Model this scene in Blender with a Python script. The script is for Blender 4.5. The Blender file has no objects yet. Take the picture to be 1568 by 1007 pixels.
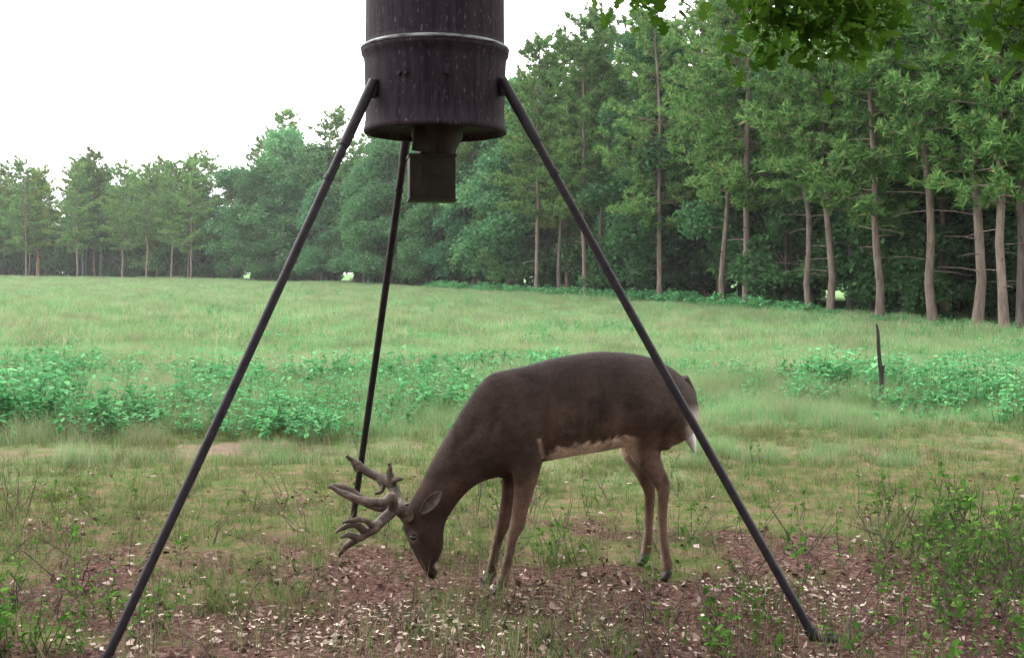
import bpy, math, random
import numpy as np
from mathutils import Vector, Matrix, noise as mnoise
R = np.random.default_rng(7)
random.seed(7)
scene = bpy.context.scene
F = 1681.0; CH = 1.4; HZ = 420.0
def P(px, py, d):   # survey measurement (bearing, elevation, distance) -> metres
    return np.array([(px-784.0)/F*d, d, CH-(py-HZ)/F*d])
def sstep(a, b, x):
    t = np.clip((np.asarray(x, float)-a)/(b-a), 0, 1); return t*t*(3-2*t)
def tz(x, y):
    x = np.asarray(x, float); y = np.asarray(y, float)
    s = sstep(8, 38, y)
    yy = np.minimum(y, 230)
    return s*(0.01*yy-0.007*np.clip(x, -150, 60)-1.3)
# ------------------------------------------------------------------ materials
def mat_new(name):
    m = bpy.data.materials.new(name); m.use_nodes = True
    nt = m.node_tree; nt.nodes.clear(); return m, nt
def N(nt, t, **k):
    n = nt.nodes.new(t)
    for a, b in k.items():
        if a.startswith('i_'):
            key = a[2:]
            n.inputs[int(key) if key.isdigit() else key.replace('_', ' ')].default_value = b
        else: setattr(n, a, b)
    return n
def ramp(nt, fac, stops):
    r = nt.nodes.new('ShaderNodeValToRGB')
    e = r.color_ramp.elements
    while len(e) < len(stops): e.new(0.5)
    for i, (p, c) in enumerate(stops):
        e[i].position = p; e[i].color = (*c, 1)
    nt.links.new(fac, r.inputs[0]); return r.outputs[0]
def mixc(nt, fac, a, b, mode='MIX'):
    m = nt.nodes.new('ShaderNodeMix'); m.data_type = 'RGBA'; m.blend_type = mode
    for sock, v in ((m.inputs[0], fac), (m.inputs[6], a), (m.inputs[7], b)):
        if isinstance(v, bpy.types.NodeSocket): nt.links.new(v, sock)
        elif isinstance(v, (int, float)): sock.default_value = v
        else: sock.default_value = (*v, 1)
    return m.outputs[2]
def leaf_mat(name, stops, transl=0.35, vr=(.75, 1.25), pscale=None, tan=None):
    m, nt = mat_new(name)
    geo = N(nt, 'ShaderNodeNewGeometry')
    c = ramp(nt, geo.outputs['Random Per Island'], stops)
    oi = N(nt, 'ShaderNodeObjectInfo')
    c = mixc(nt, 1.0, c, oi.outputs['Color'], 'MULTIPLY')
    hs = N(nt, 'ShaderNodeHueSaturation')
    mr = N(nt, 'ShaderNodeMapRange', i_3=vr[0], i_4=vr[1])
    if pscale:
        no = N(nt, 'ShaderNodeTexNoise', i_Scale=pscale, i_Detail=5.0, i_Roughness=.65); nt.links.new(geo.outputs['Position'], no.inputs['Vector'])
        mr.inputs[1].default_value = .32; mr.inputs[2].default_value = .68
        nt.links.new(no.outputs[0], mr.inputs[0])
        m3 = N(nt, 'ShaderNodeMapRange', i_1=.35, i_2=.65, i_3=.475, i_4=.525); nt.links.new(no.outputs[0], m3.inputs[0]); nt.links.new(m3.outputs[0], hs.inputs['Hue'])
        if tan:   # dry, seeded patches
            n5 = N(nt, 'ShaderNodeTexNoise', i_Scale=pscale*.6, i_Detail=5.0, i_Roughness=.7); mp = N(nt, 'ShaderNodeMapping'); mp.inputs['Location'].default_value = (31, 17, 5)
            nt.links.new(geo.outputs['Position'], mp.inputs[0]); nt.links.new(mp.outputs[0], n5.inputs['Vector'])
            m5 = N(nt, 'ShaderNodeMapRange', i_1=.48, i_2=.66, i_3=0., i_4=.6); nt.links.new(n5.outputs[0], m5.inputs[0])
            c = mixc(nt, m5.outputs[0], c, tan)
    else: nt.links.new(oi.outputs['Random'], mr.inputs[0])
    nt.links.new(mr.outputs[0], hs.inputs['Value']); nt.links.new(c, hs.inputs['Color'])
    c = hs.outputs[0]
    d = N(nt, 'ShaderNodeBsdfDiffuse')
    nt.links.new(c, d.inputs['Color'])
    t = N(nt, 'ShaderNodeBsdfTranslucent'); nt.links.new(c, t.inputs['Color'])
    mx = N(nt, 'ShaderNodeMixShader', i_0=transl)
    nt.links.new(d.outputs[0], mx.inputs[1]); nt.links.new(t.outputs[0], mx.inputs[2])
    o = N(nt, 'ShaderNodeOutputMaterial'); nt.links.new(mx.outputs[0], o.inputs[0])
    return m
def solid_mat(name, stops, scale=(8, 8, 8), rough=0.8, bump=0.3, bscale=None, metallic=0.0, spec=0.4, objcol=False):
    m, nt = mat_new(name)
    tc = N(nt, 'ShaderNodeTexCoord'); mp = N(nt, 'ShaderNodeMapping')
    mp.inputs['Scale'].default_value = scale
    nt.links.new(tc.outputs['Object'], mp.inputs[0])
    no = N(nt, 'ShaderNodeTexNoise', i_Scale=1.0, i_Detail=6.0, i_Roughness=0.65)
    nt.links.new(mp.outputs[0], no.inputs['Vector'])
    c = ramp(nt, no.outputs[0], stops)
    if objcol:
        oi = N(nt, 'ShaderNodeObjectInfo'); c = mixc(nt, 1.0, c, oi.outputs['Color'], 'MULTIPLY')
    b = N(nt, 'ShaderNodeBsdfPrincipled', i_Roughness=rough, i_Metallic=metallic)
    b.inputs['Specular IOR Level'].default_value = spec
    nt.links.new(c, b.inputs['Base Color'])
    bp = N(nt, 'ShaderNodeBump', i_Strength=bump, i_Distance=0.02)
    nt.links.new(no.outputs[0], bp.inputs['Height']); nt.links.new(bp.outputs[0], b.inputs['Normal'])
    o = N(nt, 'ShaderNodeOutputMaterial'); nt.links.new(b.outputs[0], o.inputs[0])
    return m

M_pine = leaf_mat('pine_needles', [(0, (.06, .145, .045)), (.5, (.125, .25, .08)), (.9, (.20, .34, .11)), (1, (.30, .27, .12))], .38, (.8, 1.2))
M_hard = leaf_mat('hardwood_leaves', [(0, (.055, .14, .055)), (.6, (.10, .22, .09)), (1, (.16, .31, .13))], .38)
M_oak = leaf_mat('oak_leaves', [(0, (.04, .10, .012)), (.6, (.075, .165, .02)), (1, (.12, .24, .035))], .45)
M_grass = leaf_mat('field_grass_blades', [(0, (.12, .27, .10)), (.5, (.19, .385, .15)), (.78, (.30, .39, .20)), (.9, (.44, .38, .28)), (1, (.46, .34, .29))], .4, (.62, 1.28), .5, (.40, .37, .24))
M_short = leaf_mat('short_grass_blades', [(0, (.06, .13, .03)), (.5, (.11, .22, .055)), (.72, (.21, .23, .10)), (.88, (.32, .24, .17)), (1, (.36, .26, .20))], .4, (.65, 1.3), 1.6)
M_weed = leaf_mat('weed_leaves', [(0, (.08, .26, .10)), (.6, (.13, .38, .15)), (1, (.23, .52, .24))], .4, (.7, 1.2))
M_weedn = leaf_mat('near_weed_leaves', [(0, (.05, .12, .022)), (.6, (.095, .21, .04)), (1, (.18, .34, .065))], .4)
M_litter = leaf_mat('leaf_litter', [(0, (.035, .018, .016)), (.5, (.10, .056, .046)), (.84, (.20, .125, .105)), (.96, (.40, .30, .26)), (1, (.62, .54, .50))], .05)
M_pale = leaf_mat('scattered_corn_and_chaff', [(0, (.14, .085, .07)), (.5, (.34, .25, .21)), (.85, (.58, .48, .42)), (1, (.74, .66, .50))], .05)
M_bark = solid_mat('pine_bark', [(.3, (.08, .062, .054)), (.7, (.23, .18, .155))], (6, 6, 1.2), .95, .5, spec=.1, objcol=True)
M_barkd = solid_mat('hardwood_bark', [(.3, (.05, .042, .036)), (.7, (.14, .12, .10))], (8, 8, 2), .95, .5, spec=.1, objcol=True)
M_twig = solid_mat('dead_twig', [(.3, (.05, .04, .035)), (.7, (.14, .11, .09))], (30, 30, 30), .9, .3)

# ------------------------------------------------------------------ mesh helpers
def link(o, parent=None, coll=None):
    (coll or scene.collection).objects.link(o)
    if parent is not None: o.parent = parent
    return o
def np_mesh(name, parts, mats, smooth=False):
    me = bpy.data.meshes.new(name)
    vs = []; loops = []; starts = []; mi = []; off = 0; ls = 0
    for v, f, m in parts:
        v = np.asarray(v, float).reshape(-1, 3); f = np.asarray(f, int)
        if len(f) == 0: continue
        k = f.shape[1]
        vs.append(v); loops.append((f+off).ravel())
        starts.append(ls+np.arange(len(f))*k); mi.append(np.full(len(f), m))
        ls += len(f)*k; off += len(v)
    vs = np.concatenate(vs); loops = np.concatenate(loops); starts = np.concatenate(starts); mi = np.concatenate(mi)
    me.vertices.add(len(vs)); me.vertices.foreach_set('co', vs.ravel().astype(np.float32))
    me.loops.add(len(loops)); me.loops.foreach_set('vertex_index', loops.astype(np.int32))
    me.polygons.add(len(starts)); me.polygons.foreach_set('loop_start', starts.astype(np.int32))
    me.polygons.foreach_set('material_index', mi.astype(np.int32))
    if smooth: me.polygons.foreach_set('use_smooth', np.ones(len(starts), bool))
    for m in mats: me.materials.append(m)
    me.update(calc_edges=True); me.validate()
    return me
def norm(v): return v/np.maximum(np.linalg.norm(v, axis=-1, keepdims=True), 1e-9)
def tube(pts, rad, n=8):
    pts = np.asarray(pts, float); rad = np.broadcast_to(np.asarray(rad, float), (len(pts),))
    T = norm(np.gradient(pts, axis=0))
    a = np.array([0, 0, 1.0]) if abs(T[0][2]) < .9 else np.array([1.0, 0, 0])
    vs = []; u = norm(np.cross(T[0], a)); ang = np.arange(n)*2*np.pi/n
    for i in range(len(pts)):
        u = norm(u-T[i]*np.dot(u, T[i])); w = np.cross(T[i], u)
        vs.append(pts[i]+rad[i]*(np.cos(ang)[:, None]*u+np.sin(ang)[:, None]*w))
    vs = np.vstack(vs+[pts[:1], pts[-1:]]); fs = []
    for i in range(len(pts)-1):
        for j in range(n):
            k = (j+1) % n
            fs.append((i*n+j, i*n+k, (i+1)*n+k, (i+1)*n+j))
    m = len(pts)*n; e = (len(pts)-1)*n
    tri = [(m, (j+1) % n, j) for j in range(n)]+[(m+1, e+j, e+(j+1) % n) for j in range(n)]
    return vs, np.array(fs), np.array(tri)
def tube_parts(pts, rad, n=8, m=0):
    v, q, t = tube(pts, rad, n)
    return [(v, q, m), (v, t, m)]
def spl(pts, k=6):
    p = np.asarray(pts, float); p = np.vstack([2*p[0]-p[1], p, 2*p[-1]-p[-2]]); out = []
    for i in range(1, len(p)-2):
        for t in np.arange(k)/k:
            out.append(.5*((2*p[i])+(-p[i-1]+p[i+1])*t+(2*p[i-1]-5*p[i]+4*p[i+1]-p[i+2])*t*t+(-p[i-1]+3*p[i]-3*p[i+1]+p[i+2])*t**3))
    out.append(p[-2]); return np.array(out)
def rdir(n): return norm(R.normal(size=(n, 3)))
def spikes(c, out, K, L, W, upb=.3, outb=.6):
    n = len(c); c = np.repeat(c, K, 0); out = np.repeat(out, K, 0)
    d = norm(out*outb+rdir(n*K)*.8+np.array([0, 0, upb]))
    s = norm(np.cross(d, rdir(n*K))); l = L*R.uniform(.6, 1.2, (n*K, 1)); w = W*R.uniform(.7, 1.3, (n*K, 1))
    b = c+rdir(n*K)*L*.25
    v = np.stack([b-s*w, b+s*w, b+d*l], 1).reshape(-1, 3)
    return v, np.arange(n*K*3).reshape(-1, 3)
def leaves(c, K, spread, size, flat=0.0, droop=0):
    n = len(c); c = np.repeat(c, K, 0)+rdir(n*K)*spread*R.uniform(.1, 1, (n*K, 1))
    d = rdir(n*K); d[:, 2] *= (1-flat); d[:, 2] -= droop; d = norm(d)
    s = norm(np.cross(d, norm(rdir(n*K)*(1-flat)+np.array([0, 0, flat+1e-3]))))
    l = size*R.uniform(.6, 1.3, (n*K, 1))
    v = np.stack([c, c+d*l*.5+s*l*.36, c+d*l, c+d*l*.5-s*l*.36], 1).reshape(-1, 3)
    return v, np.arange(n*K*4).reshape(-1, 4)

# ------------------------------------------------------------------ tree prototypes
def make_pine(name, H, base, Lmax, K=14, thr=.155):
    parts = []
    zz = np.linspace(0, H, 12)
    bend = np.cumsum(R.normal(0, .08, (12, 2)), 0)
    tr = np.c_[bend[:, 0], bend[:, 1], zz]; tr[0, :2] = 0
    r = thr*(1-zz/H)**.8+.03; r[0] *= 1.25
    parts += tube_parts(tr, r, 8, 0)
    cen = []; outs = []
    z = base*H*.35
    def tp(z): return np.array([np.interp(z, zz, tr[:, 0]), np.interp(z, zz, tr[:, 1]), z])
    while z < base*H:
        a = R.uniform(0, 6.28); L = R.uniform(.5, 2.0); p = tp(z)
        e = p+np.array([math.cos(a)*L, math.sin(a)*L, R.uniform(-.3, .3)])
        parts += tube_parts(np.array([p, (p+e)/2+[0, 0, .05], e]), [.03, .02, .008], 3, 0); z += R.uniform(.25, .7)
    z = base*H
    while z < H-.1:
        f = (z-base*H)/(H-base*H)
        prof = min(1, .75+f*1.6)*(1-max(0, f-.15)**2.0*.95)*.95+.06
        for k in range(R.integers(3, 6)):
            if R.random() < .2: continue
            a = R.uniform(0, 6.28); L = Lmax*prof*R.uniform(.45, 1.2); p = tp(z+R.uniform(-.2, .2))
            up = R.uniform(-.12, .25)+f*.5
            dr = norm(np.array([math.cos(a), math.sin(a), up]))
            q = p+dr*L; q[2] += L*.06
            mid = (p+q)/2; mid[2] -= L*.05
            parts += tube_parts(np.array([p, mid, q]), [.045*(1-f)+.012, .025, .008], 3, 0)
            nt_ = int(4+L*5.2)
            t = R.uniform(.22, 1.05, nt_)[:, None]
            c = (1-t)**2*p+2*t*(1-t)*mid+t*t*q
            side = np.array([-math.sin(a), math.cos(a), 0])
            c = c+side*R.normal(0, .3, (nt_, 1))*(L*.55)*(1.2-t)+np.array([0, 0, 1])*R.normal(.08, .11, (nt_, 1))
            cen.append(c); outs.append(norm(c-tp(z)+dr))
        z += R.uniform(.38, .68)
    cen = np.concatenate(cen); outs = np.concatenate(outs)
    v, f = spikes(cen, outs, K, .37, .055, .3, .4)
    parts.append((v, f, 1))
    return np_mesh(name, parts, [M_bark, M_pine])
def make_hard(name, H, W, low=.12, nl=34, K=8, sz=.30):
    parts = []
    zz = np.linspace(0, H*.8, 8); tr = np.c_[np.cumsum(R.normal(0, .1, 8)), np.cumsum(R.normal(0, .1, 8)), zz]; tr[0, :2] = 0
    parts += tube_parts(tr, .24*(1-zz/H)**.9*min(1, H/12)+.02, 7, 0)
    cen = []
    for i in range(nl):
        f = R.uniform(low, .95) ; z = f*H
        prof = math.sin(math.pi*min(1, max(.0, (f-low+.12)/(1.08-low))**.8))**.6
        a = R.uniform(0, 6.28); rr = W*prof*R.uniform(.35, 1.0)
        c = np.array([math.cos(a)*rr, math.sin(a)*rr, z]); rad = R.uniform(.7, 1.5)*W/3.6
        sp = np.array([np.interp(z*.7, zz, tr[:, 0]), np.interp(z*.7, zz, tr[:, 1]), z*.7])
        parts += tube_parts(np.array([sp, (sp+c)/2+[0, 0, .2], c]), [.07, .05, .015], 4, 0)
        n = int(46*rad*rad)+8
        d = rdir(n); d[:, 2] = np.abs(d[:, 2])*1.0-.35*(R.random(n) < .5)
        cc = c+norm(d)*rad*R.uniform(.55, 1.25, (n, 1))*np.array([1, 1, .8]); cen.append(cc)
    cen = np.concatenate(cen)
    v, f = leaves(cen, K, .42, sz, .3, .2)
    parts.append((v, f, 1))
    return np_mesh(name, parts, [M_barkd, M_hard])
pines = [make_pine('pine_mesh_a', 20, .27, 4.1), make_pine('pine_mesh_b', 21, .31, 3.7), make_pine('pine_mesh_c', 18, .24, 4.2), make_pine('pine_mesh_d', 20, .34, 3.8)]
hards = [make_hard('hard_mesh_a', 16, 4.4), make_hard('hard_mesh_b', 17, 5.0, .08, 42), make_hard('hard_mesh_c', 14, 3.8)]
shrub = [make_hard('shrub_mesh_a', 4.2, 2.2, .03, 20), make_hard('shrub_mesh_b', 6, 2.6, .03, 26)]
def haze(d): return (1+.15*float(np.clip((d-50)/110, 0, 1)),)*3  # distance haze put into the tree colour: farther trees tinted lighter
def place(me, name, x, y, s=1, parent=None, sz=None, shade_mul=1.0, tint=None):
    o = bpy.data.objects.new(name, me)
    o.location = (x, y, float(tz(x, y))-.05); o.rotation_euler = (R.normal(0, .02), R.normal(0, .02), R.uniform(0, 6.28))
    o.scale = (s, s, sz or s); h = haze(math.hypot(x, y)); t = tint or (1, 1, 1); o.color = (h[0]*shade_mul*t[0], h[1]*shade_mul*t[1], h[2]*shade_mul*t[2], 1)
    return link(o, parent)
EP = np.array([-700, 0, 300, 345, 450, 550, 700, 820, 1000, 1140, 1270, 1340, 1430, 1495, 1568, 1750]); ED = np.array([190, 165, 156, 146, 138, 126, 106, 92, 78, 67, 59, 55, 51, 48, 45, 39.])
def edge(px, off=0):
    d = np.interp(px, EP, ED)+off; return (px-784)/F*d, d
for px, k, s in [(40, 0, .84), (118, 2, .9), (187, 0, .80), (225, 3, .82), (262, 1, .78), (292, 2, .9), (820, 1, .98), (897, 3, .95), (1010, 0, 1.0), (1107, 1, .95),
              (1142, 0, 1.16), (1240, 3, .95), (1270, 1, 1.05), (1347, 2, 1.05), (1430, 3, 1.05), (1495, 1, 1.1), (1538, 0, 1.0)]:
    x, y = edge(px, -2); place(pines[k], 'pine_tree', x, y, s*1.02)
forest = link(bpy.data.objects.new('distant_forest', None))
pxs = []
px = -330.
while px < 1900:
    d = np.interp(px, EP, ED); px += 3.9/d*F*R.uniform(.7, 1.3); pxs.append(px)
for row in range(6):
    for p in pxs:
        p2 = p+R.normal(0, 12); off = 2.5+row*4.2+R.normal(0, 1.4)
        x, y = edge(p2, off)
        hardz = 320 < p < 800
        if hardz and row < 4: me = hards[R.integers(3)] if R.random() < .88 else pines[R.integers(4)]
        elif row == 5: me = hards[R.integers(3)] 
        else: me = pines[R.integers(4)] if R.random() < (.86 if row < 2 else .6) else hards[R.integers(3)]
        base = .86
        if 320 < p: base = 1.12
        if 560 < p < 1000: base = 1.12
        s = base*R.uniform(.84, 1.08)
        if row == 0 and not hardz and R.random() < .55: continue
        if row == 1 and not hardz and R.random() < .2: continue
        if row > 2 and R.random() < .2: continue
        if hardz and row == 0: s *= R.uniform(.6, .95)
        v_ = R.uniform(.7, 1.25); g_ = R.normal(0, .12)
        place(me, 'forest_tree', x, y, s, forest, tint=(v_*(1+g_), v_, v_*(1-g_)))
    for p in pxs:
        pr = {0: .25, 1: .45, 2: .45, 3: .5, 4: .4, 5: 1.0}[row]
        if R.random() < pr:
            x, y = edge(p+R.normal(0, 20), 1.5+row*4+R.normal(0, 1.5)); place(shrub[R.integers(2)], 'understory_shrub', x, y, R.uniform(.5, 1.1)*(1.5 if row > 3 else 1), forest, shade_mul=.65)  # shrub colour darkened to stand for shade under the canopy
for p in pxs:
    for o2 in (26, 29):
        x, y = edge(p+(0 if o2 == 26 else 30), o2+R.normal(0, .6)); place(shrub[R.integers(2)], 'understory_shrub', x, y, R.uniform(1.25, 1.8), forest, shade_mul=.7)  # back shrubs also carry canopy shade in their colour
# ------------------------------------------------------------------ ground
def axis(a, b, st, far, g=1.09):
    v = list(np.arange(a, b, st)); s = st; x = b
    while x < far: v.append(x); s *= g; x += s
    v.append(far); return v
ys = axis(2.0, 13.0, .09, 900); low = []; s = .1; y = 2.0
while y > -200: s *= 1.25; y -= s; low.append(y)
ys = np.array(low[::-1]+ys)
xp = axis(0, 6.5, .09, 900); xs = np.array([-v for v in xp[:0:-1]]+list(xp))
X, Y = np.meshgrid(xs, ys); Z = tz(X, Y)
flat = np.c_[X.ravel(), Y.ravel()]
def fn2(x, y, s, o=0, sy=None): return np.array([mnoise.fractal(Vector((a*s+o, b*(sy or s), o)), 1, 2, 4) for a, b in zip(x, y)])
bump = fn2(flat[:, 0], flat[:, 1], 1.6)*.025
def soilmask(x, y):
    n = fn2(x, y, .9, 3, 1.5)+.6*fn2(x, y, 3.0, 13)
    m = 1-sstep(3.9, 6.4, y+n*2.0+.07*np.clip(np.abs(x-.1)-1.2, 0, 3)**1.5*4-.25*np.exp(-((x-1.3)/.5)**2))
    return np.clip(m, 0, 1)
def pathmask(x, y):
    n = fn2(x, y, 1.1, 9, 2.4)+.6*fn2(x, y, 4, 19)
    w = np.exp(-((y-8.7+.25*np.sin(x*1.3))/.38)**2)*(.2+.75*np.exp(-((x+2.4)/1.0)**2)+.15*(x > 1.5))
    return np.clip(w*(1+2.6*n), 0, 1)
def fieldmask(x, y):
    return sstep(7.2, 13.5, y+np.where(x > 1.2, -1.0, .6)+2.2*fn2(x, y, .7, 41))
n = len(flat)
col = np.ones((n, 4), np.float32)
col[:, 0] = soilmask(flat[:, 0], flat[:, 1]); col[:, 1] = pathmask(flat[:, 0], flat[:, 1]); col[:, 2] = fieldmask(flat[:, 0], flat[:, 1])
V = np.c_[flat, Z.ravel()+bump]; nx = len(xs); ny = len(ys)
i0 = (np.arange(ny-1)[:, None]*nx+np.arange(nx-1)).ravel()
m, nt = mat_new('ground_soil_and_turf')
at = N(nt, 'ShaderNodeAttribute', attribute_name='zone'); sp = N(nt, 'ShaderNodeSeparateColor'); nt.links.new(at.outputs['Color'], sp.inputs[0])
geo = N(nt, 'ShaderNodeNewGeometry')
def nz(sc, det=6, ro=.6):
    q = N(nt, 'ShaderNodeTexNoise', i_Scale=sc, i_Detail=float(det), i_Roughness=ro); nt.links.new(geo.outputs['Position'], q.inputs['Vector']); return q.outputs[0]
n1 = nz(7, 8, .75); n2 = nz(1.3, 5); n3 = nz(38, 5, .75); n4 = nz(.12, 4)
turf = ramp(nt, n1, [(.3, (.06, .08, .03)), (.46, (.11, .14, .05)), (.56, (.19, .15, .09)), (.7, (.25, .17, .13))])
soil = ramp(nt, n3, [(.3, (.03, .017, .014)), (.48, (.10, .058, .048)), (.6, (.20, .13, .11)), (.72, (.46, .37, .32))])
fieldc = ramp(nt, n2, [(.3, (.11, .24, .09)), (.55, (.18, .32, .13)), (.75, (.30, .33, .18))])
field2 = ramp(nt, n4, [(.35, (.12, .28, .12)), (.65, (.27, .34, .17))])
fieldc = mixc(nt, .5, fieldc, field2)
pathc = ramp(nt, n1, [(.3, (.13, .095, .07)), (.55, (.24, .18, .14)), (.75, (.33, .25, .20))])
c = mixc(nt, sp.outputs[2], turf, fieldc)
ad = N(nt, 'ShaderNodeMath', operation='ADD'); nt.links.new(sp.outputs[0], ad.inputs[0]); nt.links.new(n1, ad.inputs[1])
mr = N(nt, 'ShaderNodeMapRange', i_1=.62, i_2=1.1); nt.links.new(ad.outputs[0], mr.inputs[0])
c = mixc(nt, mr.outputs[0], c, soil); c = mixc(nt, sp.outputs[1], c, pathc)
b = N(nt, 'ShaderNodeBsdfDiffuse')
nt.links.new(c, b.inputs['Color']); bp = N(nt, 'ShaderNodeBump', i_Strength=1.0, i_Distance=.02)
nt.links.new(n3, bp.inputs['Height']); nt.links.new(bp.outputs[0], b.inputs['Normal'])
o = N(nt, 'ShaderNodeOutputMaterial'); nt.links.new(b.outputs[0], o.inputs[0])
me = np_mesh('ground', [(V, np.c_[i0, i0+1, i0+nx+1, i0+nx], 0)], [m], True)
ca = me.color_attributes.new('zone', 'FLOAT_COLOR', 'POINT'); ca.data.foreach_set('color', col.ravel())
link(bpy.data.objects.new('ground', me))
# ------------------------------------------------------------------ scatter by geometry nodes
def scatter(name, pts, scl, protos, tilt=.1, idx=None, follow=False):
    n = len(pts); me = bpy.data.meshes.new(name); me.vertices.add(n); pts = np.asarray(pts, float)
    me.vertices.foreach_set('co', pts.astype(np.float32).ravel())
    if follow:
        e = .4; gx = (tz(pts[:, 0]+e, pts[:, 1])-tz(pts[:, 0]-e, pts[:, 1]))/(2*e); gy = (tz(pts[:, 0], pts[:, 1]+e)-tz(pts[:, 0], pts[:, 1]-e))/(2*e)
        rot = []
        for a, b_ in zip(gx, gy):
            q = Vector((0, 0, 1)).rotation_difference(Vector((-a, -b_, 1)).normalized()).to_matrix() @ Matrix.Rotation(R.integers(4)*math.pi/2+R.normal(0, .15), 3, 'Z'); rot.append(q.to_euler()[:])
        rot = np.array(rot)
    else: rot = np.c_[R.normal(0, tilt, n), R.normal(0, tilt, n), R.uniform(0, 6.283, n)]
    a = me.attributes.new('rot', 'FLOAT_VECTOR', 'POINT'); a.data.foreach_set('vector', rot.astype(np.float32).ravel())
    a = me.attributes.new('scl', 'FLOAT', 'POINT'); a.data.foreach_set('value', np.asarray(scl, np.float32))
    a = me.attributes.new('idx', 'INT', 'POINT'); a.data.foreach_set('value', (R.integers(0, len(protos), n) if idx is None else np.asarray(idx)).astype(np.int32))
    col = bpy.data.collections.new(name+'_kinds')
    for i, pm in enumerate(protos): col.objects.link(bpy.data.objects.new('%s_kind_%02d' % (name, i), pm))
    ng = bpy.data.node_groups.new(name, 'GeometryNodeTree')
    ng.interface.new_socket(name='Geometry', in_out='INPUT', socket_type='NodeSocketGeometry')
    ng.interface.new_socket(name='Geometry', in_out='OUTPUT', socket_type='NodeSocketGeometry')
    gi = ng.nodes.new('NodeGroupInput'); go = ng.nodes.new('NodeGroupOutput')
    ip = ng.nodes.new('GeometryNodeInstanceOnPoints'); ci = ng.nodes.new('GeometryNodeCollectionInfo')
    ci.inputs['Collection'].default_value = col; ci.inputs['Separate Children'].default_value = True; ci.inputs['Reset Children'].default_value = True
    def na(nm, t):
        q = ng.nodes.new('GeometryNodeInputNamedAttribute'); q.data_type = t; q.inputs[0].default_value = nm; return q.outputs[0]
    L = ng.links.new
    L(gi.outputs[0], ip.inputs['Points']); L(ci.outputs[0], ip.inputs['Instance']); ip.inputs['Pick Instance'].default_value = True
    L(na('idx', 'INT'), ip.inputs['Instance Index'])
    er = ng.nodes.new('FunctionNodeEulerToRotation'); L(na('rot', 'FLOAT_VECTOR'), er.inputs[0]); L(er.outputs[0], ip.inputs['Rotation'])
    L(na('scl', 'FLOAT'), ip.inputs['Scale']); L(ip.outputs[0], go.inputs[0])
    o = bpy.data.objects.new(name, me); md = o.modifiers.new('scatter', 'NODES'); md.node_group = ng
    return link(o)
def blades(nb, h, spread, w, mat, lean=.45, patch=None, clump=None):
    if patch:
        nc = clump; cc = R.uniform(-patch/2, patch/2, (nc, 2)); ch = R.uniform(.5, 1.35, nc); ii = R.integers(0, nc, nb)
        b = np.c_[cc[ii]+R.normal(0, spread, (nb, 2)), np.full(nb, -.015)]; hh = h*ch[ii]*R.uniform(.4, 1.15, nb)
    else:
        b = np.c_[R.normal(0, spread, (nb, 2)), np.full(nb, -.01)]; hh = h*R.uniform(.4, 1.15, nb)
    a = R.uniform(0, 6.28, nb); ln = np.abs(R.normal(0, lean, nb))
    d = np.c_[np.cos(a)*ln, np.sin(a)*ln, np.ones(nb)]; a2 = a+R.normal(0, .8, nb)
    s = np.c_[-np.sin(a2), np.cos(a2), np.zeros(nb)]*w
    m1 = b+d*hh[:, None]*.5*np.array([.6, .6, 1]); t = b+d*hh[:, None]*np.array([1.2, 1.2, .95])
    v = np.stack([b-s, b+s, m1+s*.8, m1-s*.8, t], 1).reshape(-1, 3); i = np.arange(nb)[:, None]*5
    me = bpy.data.meshes.new('grass_blades')
    loops = np.concatenate([np.hstack([i, i+1, i+2, i+3, i+3, i+2, i+4])]).ravel()
    st = (np.arange(nb)[:, None]*7+np.array([0, 4])).ravel()
    me.vertices.add(nb*5); me.vertices.foreach_set('co', v.ravel().astype(np.float32)); me.loops.add(len(loops)); me.loops.foreach_set('vertex_index', loops.astype(np.int32))
    me.polygons.add(len(st)); me.polygons.foreach_set('loop_start', st.astype(np.int32)); me.materials.append(mat); me.update(calc_edges=True); me.validate()
    return me
def weed(h, nl, ls, mat, nst=4, spread=.1):
    parts = []; cs = []
    for i in range(nst):
        a = R.uniform(0, 6.28); L = h*R.uniform(.6, 1.1); base = np.array([R.normal(0, spread*.4), R.normal(0, spread*.4), -.02])
        e = base+np.array([math.cos(a)*L*R.uniform(.1, .45), math.sin(a)*L*R.uniform(.1, .45), L]); md = (base+e)/2+R.normal(0, .02, 3)
        parts += tube_parts(np.array([base, md, e]), [.003, .0022, .001], 3, 1)
        for k in range(nl):
            t = R.uniform(.2, 1)**.7; cs.append((1-t)**2*base+2*t*(1-t)*md+t*t*e)
    c = np.array(cs); n = len(c); d = rdir(n); d[:, 2] = d[:, 2]*.4+.1; d = norm(d); s = norm(np.cross(d, [0, 0, 1])+R.normal(0, .25, (n, 3)))
    l = ls*R.uniform(.5, 1.3, (n, 1)); dz = np.array([0, 0, -1.])*l*.18
    v = np.stack([c, c+d*l*.35+s*l*.3, c+d*l*.75+s*l*.22+dz*.5, c+d*l*1.1+dz, c+d*l*.75-s*l*.22+dz*.5, c+d*l*.35-s*l*.3], 1).reshape(-1, 3)
    parts.append((v, np.arange(n*6).reshape(-1, 6), 0))
    return np_mesh('weed', parts, [mat, M_twig])
def region(n, y0, y1, power=1.0, xm=.62, xpad=1.5):
    u = R.random(n)
    y = y0*(y1/y0)**(u) if power == 1 else (y0+(y1-y0)*u)
    x = R.uniform(-1, 1, n)*(y*xm+xpad)
    return x, y
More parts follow.
